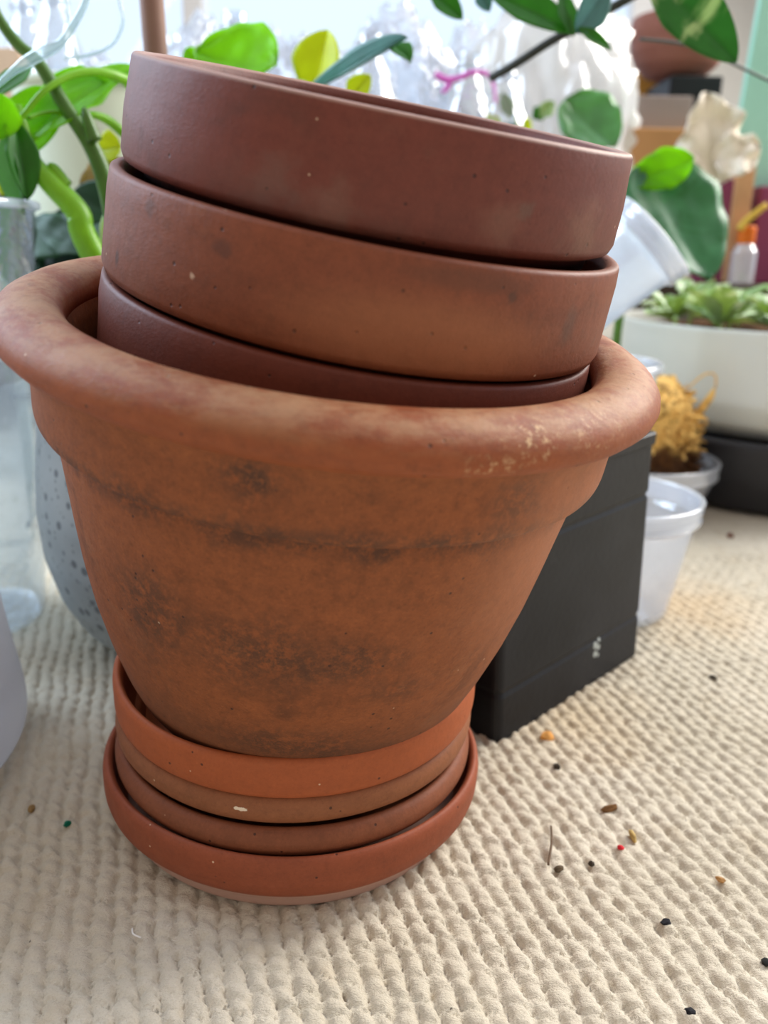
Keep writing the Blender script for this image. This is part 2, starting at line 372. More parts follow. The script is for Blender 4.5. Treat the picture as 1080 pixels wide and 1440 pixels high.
def row(prefix, x, y, z): return Vector((x*K, y*K, .215+(z-.215)*K))
def small_pot(loc, n, mat, label, r_lip, r_bot, ch, h=.098, spin=0, seed=0, lipw=.0052):
    e = empty('terracotta_pot', loc, rot_to(n)); tag(e, label, 'plant pot', 'three matching pots nested in the large pot')
    ri = r_lip-lipw
    collar = [(ri, -.034), (ri+.0002, -.004), (ri+.0012, -.0009), (ri+.0028, 0), (r_lip-.0008, -.0001), (r_lip-.0002, -.0005), (r_lip+.0001, -.0013), (r_lip+.0006, -.006), (r_bot, -ch*.5), (r_bot+.0003, -ch+.003), (r_bot-.0005, -ch+.0008), (r_bot-.0022, -ch), (ri+.0005, -ch)]
    link('collar', lathe_mesh('collar', collar, 144, .003, seed, closed=True, amt=0), mat, e).rotation_euler.z = spin
    bo = ri+.0008; bb = .0585
    bod = [(0, -h+.006), (bb-.006, -h+.006), (bb-.0045, -h+.008), (bo-.0055, -.030), (bo-.005, -.020), (bo-.001, -.018), (bo-.0002, -ch+.0005), (bo-.003, -ch-.0015), (bb, -h+.0015), (bb-.0015, -h), (0, -h)]
    link('pot_body', lathe_mesh('pot_body', bod, 96, .003, seed, amt=.001), mat, e)
    return e
def aextra(t, c, fine):
    sep = t.n('ShaderNodeSeparateXYZ'); t.l(t.co, sep.inputs[0])
    c = t.mix(t.math('MULTIPLY', t.ramp(sep.outputs[2], -.0011, -.0003), .55), c, sr(196, 160, 140))  # bright backlight line along the lip, put into the clay colour
    a0 = -PI/2
    for (an, zz_, rr, am, col) in [(-.12, -.026, .011, .18, (150, 128, 112)), (-.32, -.020, .009, .16, (140, 118, 104)), (.45, -.020, .009, .18, (150, 120, 100)), (.55, -.017, .004, .5, (104, 82, 70)), (.05, -.030, .012, .3, (96, 72, 62)), (.85, -.02, .012, .2, (160, 128, 104)), (-.35, -.03, .02, .3, (98, 76, 70))]:
        p = (.0775*math.cos(a0+an), .0775*math.sin(a0+an), zz_)
        c = t.mix(t.math('MULTIPLY', t.blob(p, rr, .9, rag=.016, ragscale=160), am), c, sr(*col))
    return c
def bextra(t, c, fine):
    a0 = -PI/2
    for (an, zz_, rr, am, col, st) in [(-.42, -.0085, .0040, .5, (70, 46, 40), (1, 1, 1.2)), (-.95, -.022, .002, .7, (70, 46, 40), (1, 1, .6)), (-.75, -.005, .003, .5, (86, 58, 48), (1, 1, 1)), (.52, -.007, .0022, .7, (84, 56, 44), (1, 1, 1)), (.82, -.014, .004, .5, (96, 70, 58), (1, 1, .5)), (.35, -.004, .012, .35, (86, 58, 44), (.5, .5, 3)), (.25, -.02, .03, .3, (196, 128, 84), (.6, .6, 2)), (-.52, -.0175, .0010, .8, (205, 175, 150), (1, 1, .8))]:
        p = (.080*math.cos(a0+an), .080*math.sin(a0+an), zz_)
        c = t.mix(t.math('MULTIPLY', t.blob(p, rr, .7, st, rag=.003, ragscale=300), am), c, sr(*col))
    return c
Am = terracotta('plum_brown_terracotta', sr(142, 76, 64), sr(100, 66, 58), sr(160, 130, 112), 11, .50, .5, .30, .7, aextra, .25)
Bm = terracotta('orange_brown_terracotta', sr(160, 92, 64), sr(112, 70, 56), sr(186, 136, 100), 17, .52, .45, .25, .9, bextra, .45)
Cm = terracotta('dark_red_terracotta', sr(140, 72, 54), sr(92, 52, 44), sr(170, 120, 98), 23, .5, .35, .2, .7, None, .2)
nA = tilt(.1695, .1705); nB = tilt(.1749, .146)
pA = row('A', -.0012, .3058, .2616); pB = row('B', -.0062, .3059, .2287)
small_pot(pB - nB*.0306 + Vector((-.0004, .0, .0)), nB, Cm, 'dark red terracotta pot, lowest of the three nested pots, mostly sunk inside the large pot', .0802, .0806, .034, .092, 1.0, 5)
small_pot(pB, nB, Bm, 'orange-brown terracotta pot, middle of the three nested pots', .0797, .0805, .0298, .094, 0, 8)
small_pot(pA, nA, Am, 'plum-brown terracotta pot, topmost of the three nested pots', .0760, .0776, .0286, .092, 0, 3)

# saucers, from the top of the stack down
def saucer(loc, n, mat, label, prof, seed):
    o = link('terracotta_saucer', lathe_mesh('terracotta_saucer', prof, 144, .005, seed, amt=.0012), mat, loc=loc); o.rotation_euler = rot_to(n)
    return tag(o, label, 'saucer', 'four stacked terracotta saucers')
def s4x(t, c, fine):
    sep = t.n('ShaderNodeSeparateXYZ'); t.l(t.co, sep.inputs[0])
    zz = t.math('ADD', sep.outputs[2], t.math('MULTIPLY', t.math('SUBTRACT', t.noise(25, 3), .5), .002))
    return t.mix(t.math('MULTIPLY', t.ramp(zz, -.0158, -.0172), .75), c, sr(205, 172, 156))
def s2x(t, c, fine):
    p = (.070*math.cos(-PI/2-.16), .070*math.sin(-PI/2-.16), -.0045)
    return t.mix(t.blob(p, .0030, .3, (1, 1, 4), rag=.0045, ragscale=650), c, sr(232, 214, 190))
Sm1 = terracotta('bright_terracotta', sr(204, 112, 66), sr(150, 88, 62), sr(206, 140, 108), 31, .6, .2, .25, .6, None, .15)
Sm2 = terracotta('tan_terracotta', sr(178, 116, 80), sr(140, 90, 62), sr(205, 150, 112), 37, .6, .35, .35, .8, s2x, .3)
Sm3 = terracotta('brown_terracotta', sr(164, 100, 70), sr(128, 78, 56), sr(190, 140, 108), 41, .6, .35, .35, .8, None, .4)
Sm4 = terracotta('red_terracotta', sr(182, 100, 68), sr(140, 80, 62), sr(200, 140, 114), 47, .6, .3, .25, .7, s4x, .2)
n1 = tilt(.0153, .0536); n2 = tilt(.02, .035); n3 = tilt(.026, .016); n4 = tilt(.0333, -.0052)
prof1 = [(0, -.0255), (.055, -.0255), (.0615, -.022), (.0650, -.012), (.0662, -.003), (.0672, -.0006), (.0685, 0), (.0698, -.0010), (.0702, -.003), (.0702, -.0125), (.0697, -.0148), (.0675, -.0165), (.0610, -.0185), (.0575, -.0285), (.0555, -.0295), (0, -.0295)]
prof2 = [(0, -.0155), (.0525, -.0155), (.0585, -.013), (.0635, -.004), (.0650, -.001), (.0668, .0), (.0688, -.0012), (.0700, -.0042), (.0698, -.0078), (.0682, -.0105), (.0650, -.0115), (.0605, -.0125), (.0565, -.0182), (.0545, -.0190), (0, -.0190)]
saucer((-.0329, .30, .0634), n1, Sm1, 'bright orange terracotta saucer, topmost of the saucer stack', prof1, 2)
saucer((-.0335, .3005, .0468), n2, Sm2, 'tan terracotta saucer with rounded rim, second from the top of the saucer stack', prof2, 4)
saucer((-.0340, .2990, .0342), n3, Sm3, 'brown terracotta saucer with rounded rim, second from the bottom of the stack', [(r*1.003 if r > .06 else r, z) for r, z in prof2], 6)
prof4 = [(0, -.0200), (.060, -.0200), (.0655, -.0175), (.0700, -.008), (.0708, -.002), (.0716, -.0003), (.0732, .0006), (.0746, -.0010), (.0750, -.004), (.0747, -.0105), (.0735, -.0145), (.0705, -.0180), (.0680, -.0205), (.0668, -.0245), (.0650, -.0260), (0, -.0260)]
saucer((-.0345, .30, .0248), n4, Sm4, 'wide reddish terracotta saucer, lowest of the stack, resting on the carpet', prof4, 8)

# ------------------------------------------------------------------ black square planter
t = NT('black_plastic')
c = t.mix(t.ramp(t.noise(14, 5), .35, .7), sr(24, 25, 28), sr(38, 39, 43))
c = t.mix(t.math('MULTIPLY', t.ramp(t.noise(90, 5, .7), .6, .8), .2), c, sr(80, 80, 84))
for (p, r) in [((.0175, -.0425, .0215), .0022), ((.0205, -.0425, .0195), .0018), ((.0178, -.0425, .0165), .0020), ((.0212, -.0425, .0235), .0012), ((.0205, -.0425, .015), .0012)]:
    c = t.mix(t.blob(p, r, .3, (1, .2, 1), rag=.0005, ragscale=300), c, sr(175, 182, 178))
t.bsdf(c, .45, .22); t.bump(t.noise(300, 3), .0003, .5)
FL = on_floor(689, 1051); FR = on_floor(890, 927)
dirx = (FR-FL).normalized(); diry = Vector((-dirx.y, dirx.x, 0)); BW = (FR-FL).length
DP = .085
bc = FL+dirx*BW/2+diry*DP/2 + Vector((.004, .005, 0))
def square_planter(w, h, dp):
    lv = [(w/2, 0), (w/2, .0225), (w/2-.0007, .0245), (w/2-.0007, .0252), (w/2, .027), (w/2, .0915), (w/2-.0007, .0932), (w/2-.0007, .0942), (w/2, .096), (w/2, h-.007), (w/2+.0012, h-.006), (w/2+.0014, h-.0008), (w/2+.0006, h), (w/2-.0025, h), (w/2-.003, h-.001), (w/2-.003, .004), (.0, .004)]
    V = []; F = []; cr = .004
    ring = []
    for k in range(4):
        for j in range(5):
            a = PI/2*k+PI/2*j/4
            sx = 1 if k in (0, 3) else -1; sy = 1 if k in (0, 1) else -1
            ring.append((sx, sy, math.cos(a)*cr, math.sin(a)*cr))
    for (hw, z) in lv:
        for (sx, sy, cx, cy) in ring:
            q = max(hw-cr, 0); qy = max(hw-(w-dp)/2-cr, 0); V.append((sx*q+cx*(1 if hw > cr else 0), sy*qy+cy*(1 if hw > cr else 0), z))
    m = len(ring)
    for i in range(len(lv)-1):
        for k in range(m):
            l = (k+1) % m; F.append((i*m+k, i*m+l, (i+1)*m+l, (i+1)*m+k))
    F.append(tuple(range(m))[::-1])
    me = mesh_from('square_planter', V, F, smooth=False); return me
BH = .127
o = link('square_planter', square_planter(BW, BH, DP), t.m, loc=bc)
Mx = Matrix((( dirx.x, diry.x, 0), (dirx.y, diry.y, 0), (0, 0, 1)))
o.rotation_euler = (Matrix.Rotation(-.035, 3, 'Y') @ Mx).to_euler(); o.location.z = -.0015
tag(o, 'black box-shaped plastic planter standing on the carpet behind the large terracotta pot', 'planter')

# ------------------------------------------------------------------ deli cups
cupm = frosted('milky_cup_plastic', (.86, .90, .98, 1), .24, .2, .22)
rimw = frosted('milky_cup_rim', (.9, .94, 1, 1), .45, .2, .28)
def deli_cup(loc, n, rt, rb, h, label, name='deli_cup', grp=None, m1=None):
    e = empty(name, loc, rot_to(n)); tag(e, label, 'plastic cup', grp)
    b = [(0, .0035), (rb-.004, .0035), (rb-.001, .0045), (rt-.004, h-.016), (rt-.0035, h-.0145), (rt-.0015, h-.012), (rt-.001, h), (rt-.0002, h), (rt-.0004, h-.0125), (rt-.0025, h-.0158), (rb, .002), (rb-.002, 0), (rb-.006, .0008), (0, .0024)]
    link('cup_body', lathe_mesh('cup_body', b, 72, 0, 0, amt=.0008), m1 or cupm, e)
    rr = []
    for (dz, dr) in [(-.0125, .0006), (-.0105, .0018), (-.0085, .0006), (-.0065, .0008), (-.0045, .0019), (-.0025, .0008), (-.0012, .0022), (.0004, .0024), (.001, .0012), (.0006, .0002), (-.0012, -.0002)]:
        rr.append((rt+dr, h+dz))
    rr.append((rt-.0003, h-.0125))
    link('rim', lathe_mesh('rim', rr, 72, 0, 0, closed=True, amt=0), rimw, e)
    return e
deli_cup((.1440, .497, 0), (0, 0, 1), .0485, .0365, .074, 'empty translucent plastic cup with ribbed rim, on the carpet behind the black planter')
c2 = at(905, 645, .70); c2.z = 0
deli_cup((c2.x, .70, 0), (0, 0, 1), .0600, .046, .0455+.004, 'translucent plastic cup filled with dried moss, beside the dark bowl stand', 'moss_cup')
# moss
mossm = NT('dried_sphagnum'); sep = mossm.n('ShaderNodeSeparateXYZ'); mossm.l(mossm.co, sep.inputs[0])
cm = mossm.mix(mossm.ramp(mossm.math('ADD', sep.outputs[2], mossm.math('MULTIPLY', mossm.noise(45, 3), .05)), .080, .096), sr(84, 54, 30), sr(232, 188, 108))
cm = mossm.mix(mossm.math('MULTIPLY', mossm.ramp(mossm.noise(150, 4), .5, .65), .75), cm, sr(110, 72, 34))
mossm.bsdf(cm, .85, .2); mossm.bump(mossm.noise(300, 4), .003)
rnd = random.Random(5); VV = []; FF = []
def add_mesh(me):
    b = len(VV); VV.extend([v.co.copy() for v in me.vertices]); FF.extend([tuple(b+i for i in p.vertices) for p in me.polygons]); bpy.data.meshes.remove(me)
core = lathe_mesh('core', [(0, .006), (.038, .008), (.041, .03), (.040, .075), (.036, .100), (.022, .116), (0, .120)], 40, .0, 2)
for v in core.vertices:
    nn = noise.noise_vector(v.co*70)*.007; v.co += nn
add_mesh(core)
for k in range(330):
    a = rnd.uniform(0, 2*PI); z = rnd.uniform(.03, .116); r = .042*math.sqrt(max(0.05, 1-max(0, (z-.065)/.058)**2))
    p = Vector((r*math.cos(a), r*math.sin(a), z)); d = Vector((math.cos(a)*.6, math.sin(a)*.6, rnd.uniform(-.3, .9))); pts = [p*.9]
    for j in range(4):
        d = (d+Vector((rnd.uniform(-1, 1), rnd.uniform(-1, 1), rnd.uniform(-1, 1)))*.75).normalized(); pts.append(pts[-1]+d*rnd.uniform(.003, .007))
    rr = rnd.uniform(.0008, .0021); add_mesh(tube_mesh('s', pts, [rr, rr*1.2, rr, rr*.8, rr*.3], 5, 2))
# one long curl at the right
add_mesh(tube_mesh('s', [(.036, -.01, .080), (.044, -.01, .094), (.050, -.01, .104), (.053, -.008, .111)], [.004, .0035, .003, .001], 7, 4))
add_mesh(tube_mesh('s', [(.030, -.01, .110), (.042, -.01, .122), (.052, -.008, .122), (.055, -.006, .111)], .0008, 6, 4))
o = link('dried_moss', mesh_from('dried_moss', VV, FF), mossm.m, loc=(c2.x-.004, .70, 0)); tag(o, 'clump of golden dried moss standing in the translucent cup', 'moss', kind='stuff')

# ------------------------------------------------------------------ white bowl with small plants on a dark stand
bx = .405; by = .84
dark = simple('dark_plastic_stand', sr(44, 44, 48), .45, .4, 12, .8)
zs = .064
stand = link('bowl_stand', lathe_mesh('bowl_stand', [(0, 0), (.158, 0), (.166, .004), (.172, .03), (.176, zs-.004), (.174, zs), (.166, zs), (.160, zs-.006), (0, zs-.006)], 96), dark, loc=(bx, by, 0))
tag(stand, 'dark round tray stand on the carpet, carrying the white bowl', 'plant stand')
bowlm = simple('glazed_white', sr(214, 216, 208), .28, .5, 9, .96)
zr = at(1100, 462, by-.17).z
bowl = link('planter_bowl', lathe_mesh('planter_bowl', [(0, zs), (.115, zs), (.145, zs+.004), (.160, zs+.016), (.168, zs+.035), (.172, zr-.01), (.173, zr-.002), (.172, zr), (.1685, zr), (.167, zr-.003), (.164, zs+.04), (.15, zs+.02), (0, zs+.018)], 96, .002, 3, amt=.004), bowlm, loc=(bx, by, -.0055))
tag(bowl, 'wide white bowl planted with small variegated seedlings, on the dark stand', 'planter')
soil = lathe_mesh('soil', [(0, 0), (.05, .002), (.11, .0), (.163, -.004), (.163, -.02), (0, -.02)], 90, 0, 0)
for v in soil.vertices:
    if v.co.z > -.015: v.co.z += noise.noise(v.co*60)*.006
link('soil', soil, simple('potting_soil', sr(92, 66, 44), .95, .1, 60, .5, .003), bowl, (0, 0, zr-.010))['label'] = 'brown potting soil'

# leaves ------------------------------------------------------------
def leaf_mesh(base, tip, width, up, droop=.15, fold=.25, heart=0.0, twist=0.0, nu=22, nv=10, ruffle=0.0, seed=0, shape=.8, peak=.4):
    """blade between two points; up = the way its face looks; built about its base"""
    base = Vector(base); tip = Vector(tip); L = (tip-base).length; T = (tip-base)/L
    up = Vector(up); N = (up-T*up.dot(T)).normalized(); B = T.cross(N)
    V = []; F = []
    for i in range(nu+1):
        s = i/nu
        wd = (s/peak)**shape if s < peak else (max(0, 1-((s-peak)/(1-peak))**2.0))**.75
        if heart and s < .25: wd = max(wd, heart*math.sqrt(max(0, 1-((s-.25)/.25)**2)))
        wd *= width/2
        ang = twist*s; Bn = B*math.cos(ang)+N*math.sin(ang); Nn = N*math.cos(ang)-B*math.sin(ang)
        c = T*(L*s)+Nn*(-droop*L*(s*s-s*.2))
        for j in range(nv+1):
            v = j/nv*2-1
            rf = ruffle*noise.noise(Vector((s*5+seed, v*3, seed)))*abs(v)
            V.append(c+Bn*(wd*v)+Nn*(fold*wd*abs(v)**1.3+rf-.0015*(abs(v) < .01)))
    for i in range(nu):
        for j in range(nv):
            a = i*(nv+1)+j; F.append((a, a+1, a+nv+2, a+nv+1))
    return mesh_from('leaf', V, F)
def leaf(base, tip, width, up, mat, parent=None, label=None, name='leaf', **kw):
    base = Vector(base)
    o = link(name, leaf_mesh(base, tip, width, up, **kw), mat)
    sm = o.modifiers.new('thick', 'SOLIDIFY'); sm.thickness = .0007
    if parent: o.parent = parent; o.location = base-parent.location
    else: o.location = base
    if label: o['label'] = label
    return o
def stem(pts, r, mat, parent, name='stem', label=None, seg=12):
    pts = [Vector(p)-parent.location for p in pts]
    o = link(name, tube_mesh(name, pts, r, seg), mat, parent)
    if label: o['label'] = label
    return o
G_lime = leafmat('lime_leaf', sr(140, 212, 20), trans=.7)
G_mid = leafmat('green_leaf', sr(66, 140, 38), trans=.45)
G_dark = leafmat('dark_leaf', sr(22, 78, 38), trans=.2, rough=.55)
G_teal = leafmat('teal_leaf', sr(92, 150, 148), trans=.2, rough=.3)
G_yel = leafmat('yellow_green_leaf', sr(186, 210, 46), trans=.6)
G_sage = leafmat('sage_leaf', sr(108, 166, 104), trans=.4, rough=.25)
G_var = leafmat('variegated_leaf', sr(160, 194, 132), trans=.3, var=sr(236, 242, 224), vscale=60)
G_varbig = leafmat('variegated_vine_leaf', sr(58, 132, 50), trans=.4, var=sr(206, 224, 160), vscale=22)
St_dark = leafmat('dark_stem', sr(84, 128, 44), trans=.15); St_lime = leafmat('lime_stem', sr(140, 200, 40), trans=.3)
St_pale = leafmat('pale_stem', sr(186, 214, 150), trans=.3)
toCam = Vector((0, -1, .3))

# seedlings in the bowl
rs = random.Random(3)
spots = [(-.135, -.03), (-.112, -.085), (-.085, -.035), (-.065, -.105), (-.045, -.06), (-.03, -.12), (-.10, .03), (-.02, -.03), (.02, -.10), (-.055, .02)]
words = ['at the left edge of the white bowl', 'at the front left of the white bowl, low and pale', 'with an upright leaf, left of the bowl centre', 'by the front rim of the white bowl', 'with curled leaves amid the bowl', 'at the front of the bowl near the photo edge', 'at the back left of the white bowl', 'taller, amid the bowl near the photo edge', 'at the front right of the white bowl', 'behind the others in the white bowl']
for k, (sx, sy) in enumerate(spots):
    hgt = rs.uniform(.008, .02)
    root = Vector((bx+sx, by+sy, zr-.014)); e = empty('seedling', root); tag(e, 'small pale-green variegated seedling ' + words[k], 'plant', 'variegated seedlings in the white bowl')
    n = rs.randint(5, 7); a0 = rs.uniform(0, 6)
    for j in range(n):
        a = a0+2*PI*j/n+rs.uniform(-.3, .3); ln = rs.uniform(.034, .056); el = rs.uniform(.25, .95)
        b = root+Vector((0, 0, hgt*.6+j*.001)); d = Vector((math.cos(a)*math.cos(el), math.sin(a)*math.cos(el), math.sin(el)))
        leaf(b+d*.004, b+d*ln, rs.uniform(.020, .028), Vector((0, 0, 1))-d*.5, G_var, e, droop=rs.uniform(.1, .35), fold=.3, nu=12, nv=6, ruffle=.004, seed=k*9+j)
    stem([root, root+Vector((.001, 0, hgt*.5)), root+Vector((0, 0, hgt))], .0018, St_pale, e, seg=6)

# ------------------------------------------------------------------ tipped cup + clear tub behind the pots
tubm = frosted('clear_tub_plastic', (.82, .86, .9, 1), .30, .2, .3)
tubc = at(815, 470, .60)
tub = empty('storage_tub', (tubc.x, .60, 0)); tag(tub, 'clear plastic tub on the carpet behind the pots, below the tipped cup', 'tub')
zt = at(880, 508, .60).z
link('tub_body', lathe_mesh('tub_body', [(0, .002), (.042, .002), (.046, .006), (.054, zt-.002), (.055, zt), (.0562, zt), (.0555, zt-.004), (.0478, .004), (.044, 0), (0, 0)], 64, 0, 0, amt=.001), tubm, tub)
link('rim', lathe_mesh('rim', [(.0562, zt-.006), (.0590, zt-.005), (.0590, zt), (.0575, zt+.001), (.0562, zt+.0002)], 64, closed=True, amt=0), rimw, tub)
# the cup: mouth up to the right, bottom down to the left
rimc = (at(878, 292, .57)+at(966, 372, .57))/2
axisv = (Up*.70+Rt*.72).normalized(); axisv = (axisv*1.0+Vector((0, -.30, 0))).normalized()
hC = .082; rtop = (at(878, 292, .57)-at(966, 372, .57)).length/2*1.08
cuploc = rimc-axisv*hC
cupm2 = frosted('bluish_cup_plastic', (.80, .90, 1, 1), .5, .3, .3)
deli_cup(cuploc, axisv, rtop, rtop*.74, hC, 'bluish translucent cup tipped on its side above the clear tub, right of the nested pots', 'tipped_cup', m1=cupm2)

# ------------------------------------------------------------------ grey speckled pot + its plant (left)
t = NT('speckled_stoneware')
c = t.mix(t.ramp(t.noise(20, 3), .3, .7), sr(168, 176, 178), sr(150, 160, 164))
c = t.mix(t.math('MULTIPLY', t.specks(120, .34, .50, 1), .8), c, sr(84, 92, 98))
c = t.mix(t.math('MULTIPLY', t.specks(240, .34, .55, 4), .6), c, sr(104, 110, 114))
t.bsdf(c, .5, .4)
gp = Vector((-.098, .455, 0))
gpot = link('stoneware_planter', lathe_mesh('stoneware_planter', [(0, .0), (.050, 0), (.060, .003), (.074, .014), (.084, .032), (.0905, .056), (.092, .080), (.090, .105), (.087, .128), (.0865, .138), (.085, .140), (.082, .139), (.0815, .134), (.086, .10), (.082, .06), (.065, .02), (0, .012)], 96, 0, 0, amt=.003), t.m, loc=gp)
tag(gpot, 'grey speckled rounded planter on the carpet behind the large terracotta pot', 'planter')
gs = lathe_mesh('soil', [(0, .0), (.076, -.002), (.080, -.010), (0, -.012)], 48); link('soil', gs, simple('dark_soil', sr(60, 46, 36), .95, .1, 60, .5, .003), gpot, (0, 0, .130))

PY = .47
pl = empty('climbing_plant', (-.12, .475, .128)); tag(pl, 'leafy plant with thick green stems growing behind the large pot, at the left', 'plant')
rootp = Vector((-.12, .475, .128))
stem([rootp+Vector((-.01, 0, 0)), at(168, 345, PY), at(150, 262, PY), at(128, 205, PY), at(92, 150, PY), at(55, 90, PY), at(25, 62, PY), at(0, 28, PY), at(-22, -20, PY)], [.0050, .0050, .0048, .0042, .0036, .0032, .003, .0026, .0024], St_dark, pl)
stem([rootp+Vector((.004, -.005, 0)), at(128, 352, .46), at(110, 300, .46), at(72, 258, .46), at(45, 225, .46), at(30, 175, .46), at(23, 148, .46)], [.0068, .0066, .0062, .0056, .0044, .0036, .0026], St_lime, pl)
stem([at(92, 262, .462), at(76, 238, .462), at(68, 230, .462)], [.004, .003, .0006], St_lime, pl, 'leaf_sheath')
stem([at(133, 198, .465), at(121, 162, .465), at(119, 150, .465)], [.004, .0025, .0005], St_dark, pl, 'leaf_sheath')
stem([at(200, 150, .50), at(182, 118, .50), at(160, 106, .49), at(130, 101, .48), at(95, 108, .47), at(60, 130, .46), at(30, 165, .455), at(8, 178, .45)], [.0032, .003, .0026, .0022, .0018, .0016, .0014, .0012], St_lime, pl, 'petiole')
stem([at(205, 205, .50), at(178, 190, .50), at(150, 168, .49), at(120, 160, .48), at(70, 158, .47), at(40, 166, .46)], [.003, .0028, .0024, .0014, .0011, .001], St_lime, pl, 'petiole')
stem([at(148, 345, .50), at(146, 320, .50), at(152, 300, .50), at(165, 280, .50)], [.0026, .0022, .002, .0018], St_pale, pl, 'petiole')
leaf(at(192, 92, .52), at(22, 172, .45), .030, toCam+Vector((0, 0, .8)), G_lime, pl, droop=.16, fold=.25, shape=.6, peak=.5, ruffle=.004)
leaf(at(155, 118, .50), at(62, 128, .50), .022, toCam, G_lime, pl, droop=-.12, fold=.1, shape=.6)
leaf(at(66, 122, .485), at(34, 215, .47), .030, toCam, G_lime, pl, droop=.1, fold=.3, shape=.5)
leaf(at(45, 92, .50), at(-14, 130, .47), .012, toCam, G_mid, pl, droop=.1, fold=.2)
leaf(at(2, 132, .45), at(-8, 196, .45), .026, toCam, G_lime, pl, droop=.05, fold=.2, shape=.5)
leaf(at(22, 172, .455), at(42, 278, .45), .016, toCam+Vector((.8, 0, 0)), G_mid, pl, droop=.1, fold=.4, shape=.5)
leaf(at(8, 190, .455), at(36, 300, .46), .018, toCam+Vector((-.6, 0, 0)), G_sage, pl, droop=-.08, fold=.5, shape=.5)
leaf(at(24, 262, .50), at(12, 400, .50), .030, toCam, G_dark, pl, droop=.06, fold=.25, shape=.5)
leaf(at(4, 205, .49), at(3, 275, .49), .010, toCam, G_yel, pl, droop=.0, fold=.2, shape=.5)
leaf(at(160, 300, .56), at(98, 268, .56), .030, toCam, G_dark, pl, droop=.2, fold=.2, shape=.5)
leaf(at(170, 205, .56), at(135, 208, .56), .020, toCam, G_yel, pl, droop=.2, fold=.2, shape=.5)
leaf(at(190, 232, .57), at(110, 262, .57), .026, toCam, leafmat('dry_leaf', sr(176, 160, 124), trans=.35), pl, 'dry tan leaf', droop=.1, fold=.2, ruffle=.006)
for (bx_, by_, tx_, ty_, w_) in [(150, 345, 60, 300, .045), (140, 375, 20, 350, .05), (100, 350, 10, 315, .04), (165, 330, 110, 285, .04), (60, 380, -20, 345, .045), (150, 390, 90, 330, .05)]:
    leaf(at(bx_, by_, .58), at(tx_, ty_, .60), w_, toCam+Vector((0, 0, .4)), G_dark, pl, droop=.15, fold=.15, shape=.5, ruffle=.004, seed=bx_)

# pale bucket behind those leaves
bk = at(112, 200, .80)
pale = simple('pale_green_white_plastic', sr(206, 216, 196), .5, .4, 5, .97)
ztb = at(110, 108, .80).z
bucket = empty('storage_bucket', (bk.x, .80+.06, 0)); tag(bucket, 'pale off-white bucket standing behind the leafy plant at the left', 'bucket')
link('bucket_body', lathe_mesh('bucket_body', [(0, .0), (.062, 0), (.066, .004), (.074, ztb), (.072, ztb+.001), (.064, .006), (0, .004)], 64), pale, bucket)
link('rim', lathe_mesh('rim', [(.0735, ztb-.006), (.0775, ztb-.005), (.078, ztb+.001), (.0745, ztb+.002)], 64, closed=True, amt=0), pale, bucket)

# thin clear tubing curls at the top left
tub_m = frosted('clear_tubing', (.42, .62, .62, 1), .45, .2, .25)
o = link('plastic_tubing', tube_mesh('plastic_tubing', [at(126, -25, .44), at(118, 8, .44), at(100, 40, .44), at(84, 62, .44), at(60, 74, .44), at(36, 88, .44), at(14, 104, .44), at(-8, 124, .44)], [.0014, .0016, .0019, .0020, .0030, .0028, .0016, .0012], 10), tub_m); tag(o, 'thin teal clear tube sweeping across the thick green stem, top left', 'tube')
o = link('plastic_tubing', tube_mesh('plastic_tubing', [at(88, -20, .55), at(95, 20, .55), at(100, 50, .55), at(110, 84, .55), at(118, 130, .56)], .0012, 10), tub_m); tag(o, 'thin greenish tube hanging nearly straight, top left', 'tube')
o = link('plastic_tubing', tube_mesh('plastic_tubing', [at(160, -25, .55), at(170, 10, .55), at(172, 35, .55), at(160, 60, .55), at(140, 73, .55), at(112, 80, .55), at(90, 82, .55)], .0009, 10), tub_m); tag(o, 'thin clear tube curling in a wide hook beside the wooden stake', 'tube')

# wooden stake
sk = at(206, 60, .52); stk = tube_mesh('wooden_stake', [(0, 0, 0), (0, 0, .2), (-.004, 0, .42), (-.006, 0, .6)], .0068, 16)
o = link('wooden_stake', stk, simple('brown_wood', sr(150, 116, 102), .6, .3, 40, .85), loc=(sk.x+.003, .535, 0.0)); tag(o, 'round brown wooden stake rising behind the topmost nested pot', 'stake')

# ------------------------------------------------------------------ left edge: tall clear jar, milky jug, pale stake
jarm = clear('clear_jar_plastic', (.92, .95, .97, 1), .35, .10, .002, .05)
jx = at(43, 283, .46).x
jar = empty('tall_jar', (jx-.062, .46, 0)); tag(jar, 'tall clear plastic jar at the left edge, beside the leafy plant', 'jar')
zj = at(20, 283, .46).z
link('jar_body', lathe_mesh('jar_body', [(0, .002), (.040, .002), (.042, .004), (.0495, .10), (.0530, .18), (.0585, zj), (.0598, zj), (.0545, .18), (.0508, .10), (.0435, .004), (.041, 0), (0, 0)], 72, 0, 0, amt=.001), jarm, jar)
link('rim', lathe_mesh('rim', [(.0595, zj-.004), (.0622, zj-.003), (.0625, zj), (.0612, zj+.001), (.0590, zj+.0003)], 72, closed=True, amt=0), rimw, jar)
milk = frosted('milky_jug_plastic', (.60, .60, .63, 1), .82, .4, .15)
p = on_floor(20, 1062)
jug = link('milk_jug', lathe_mesh('milk_jug', [(0, 0), (.060, 0), (.070, .004), (.076, .014), (.0765, .026), (.073, .05), (.069, .085), (.066, .12), (.060, .15), (.04, .175), (.0, .18)], 72, 0, 0, amt=.005), milk, loc=(p.x-.068, p.y-.016, 0))
tag(jug, 'milky translucent jug with rounded base at the left photo edge, nearest the camera', 'jug')
ps = at(45, 680, .60)
pst = empty('plant_stake', (ps.x, .60, 0)); tag(pst, 'pale green flat stake with two black clips between the clear jar and the grey planter', 'stake')
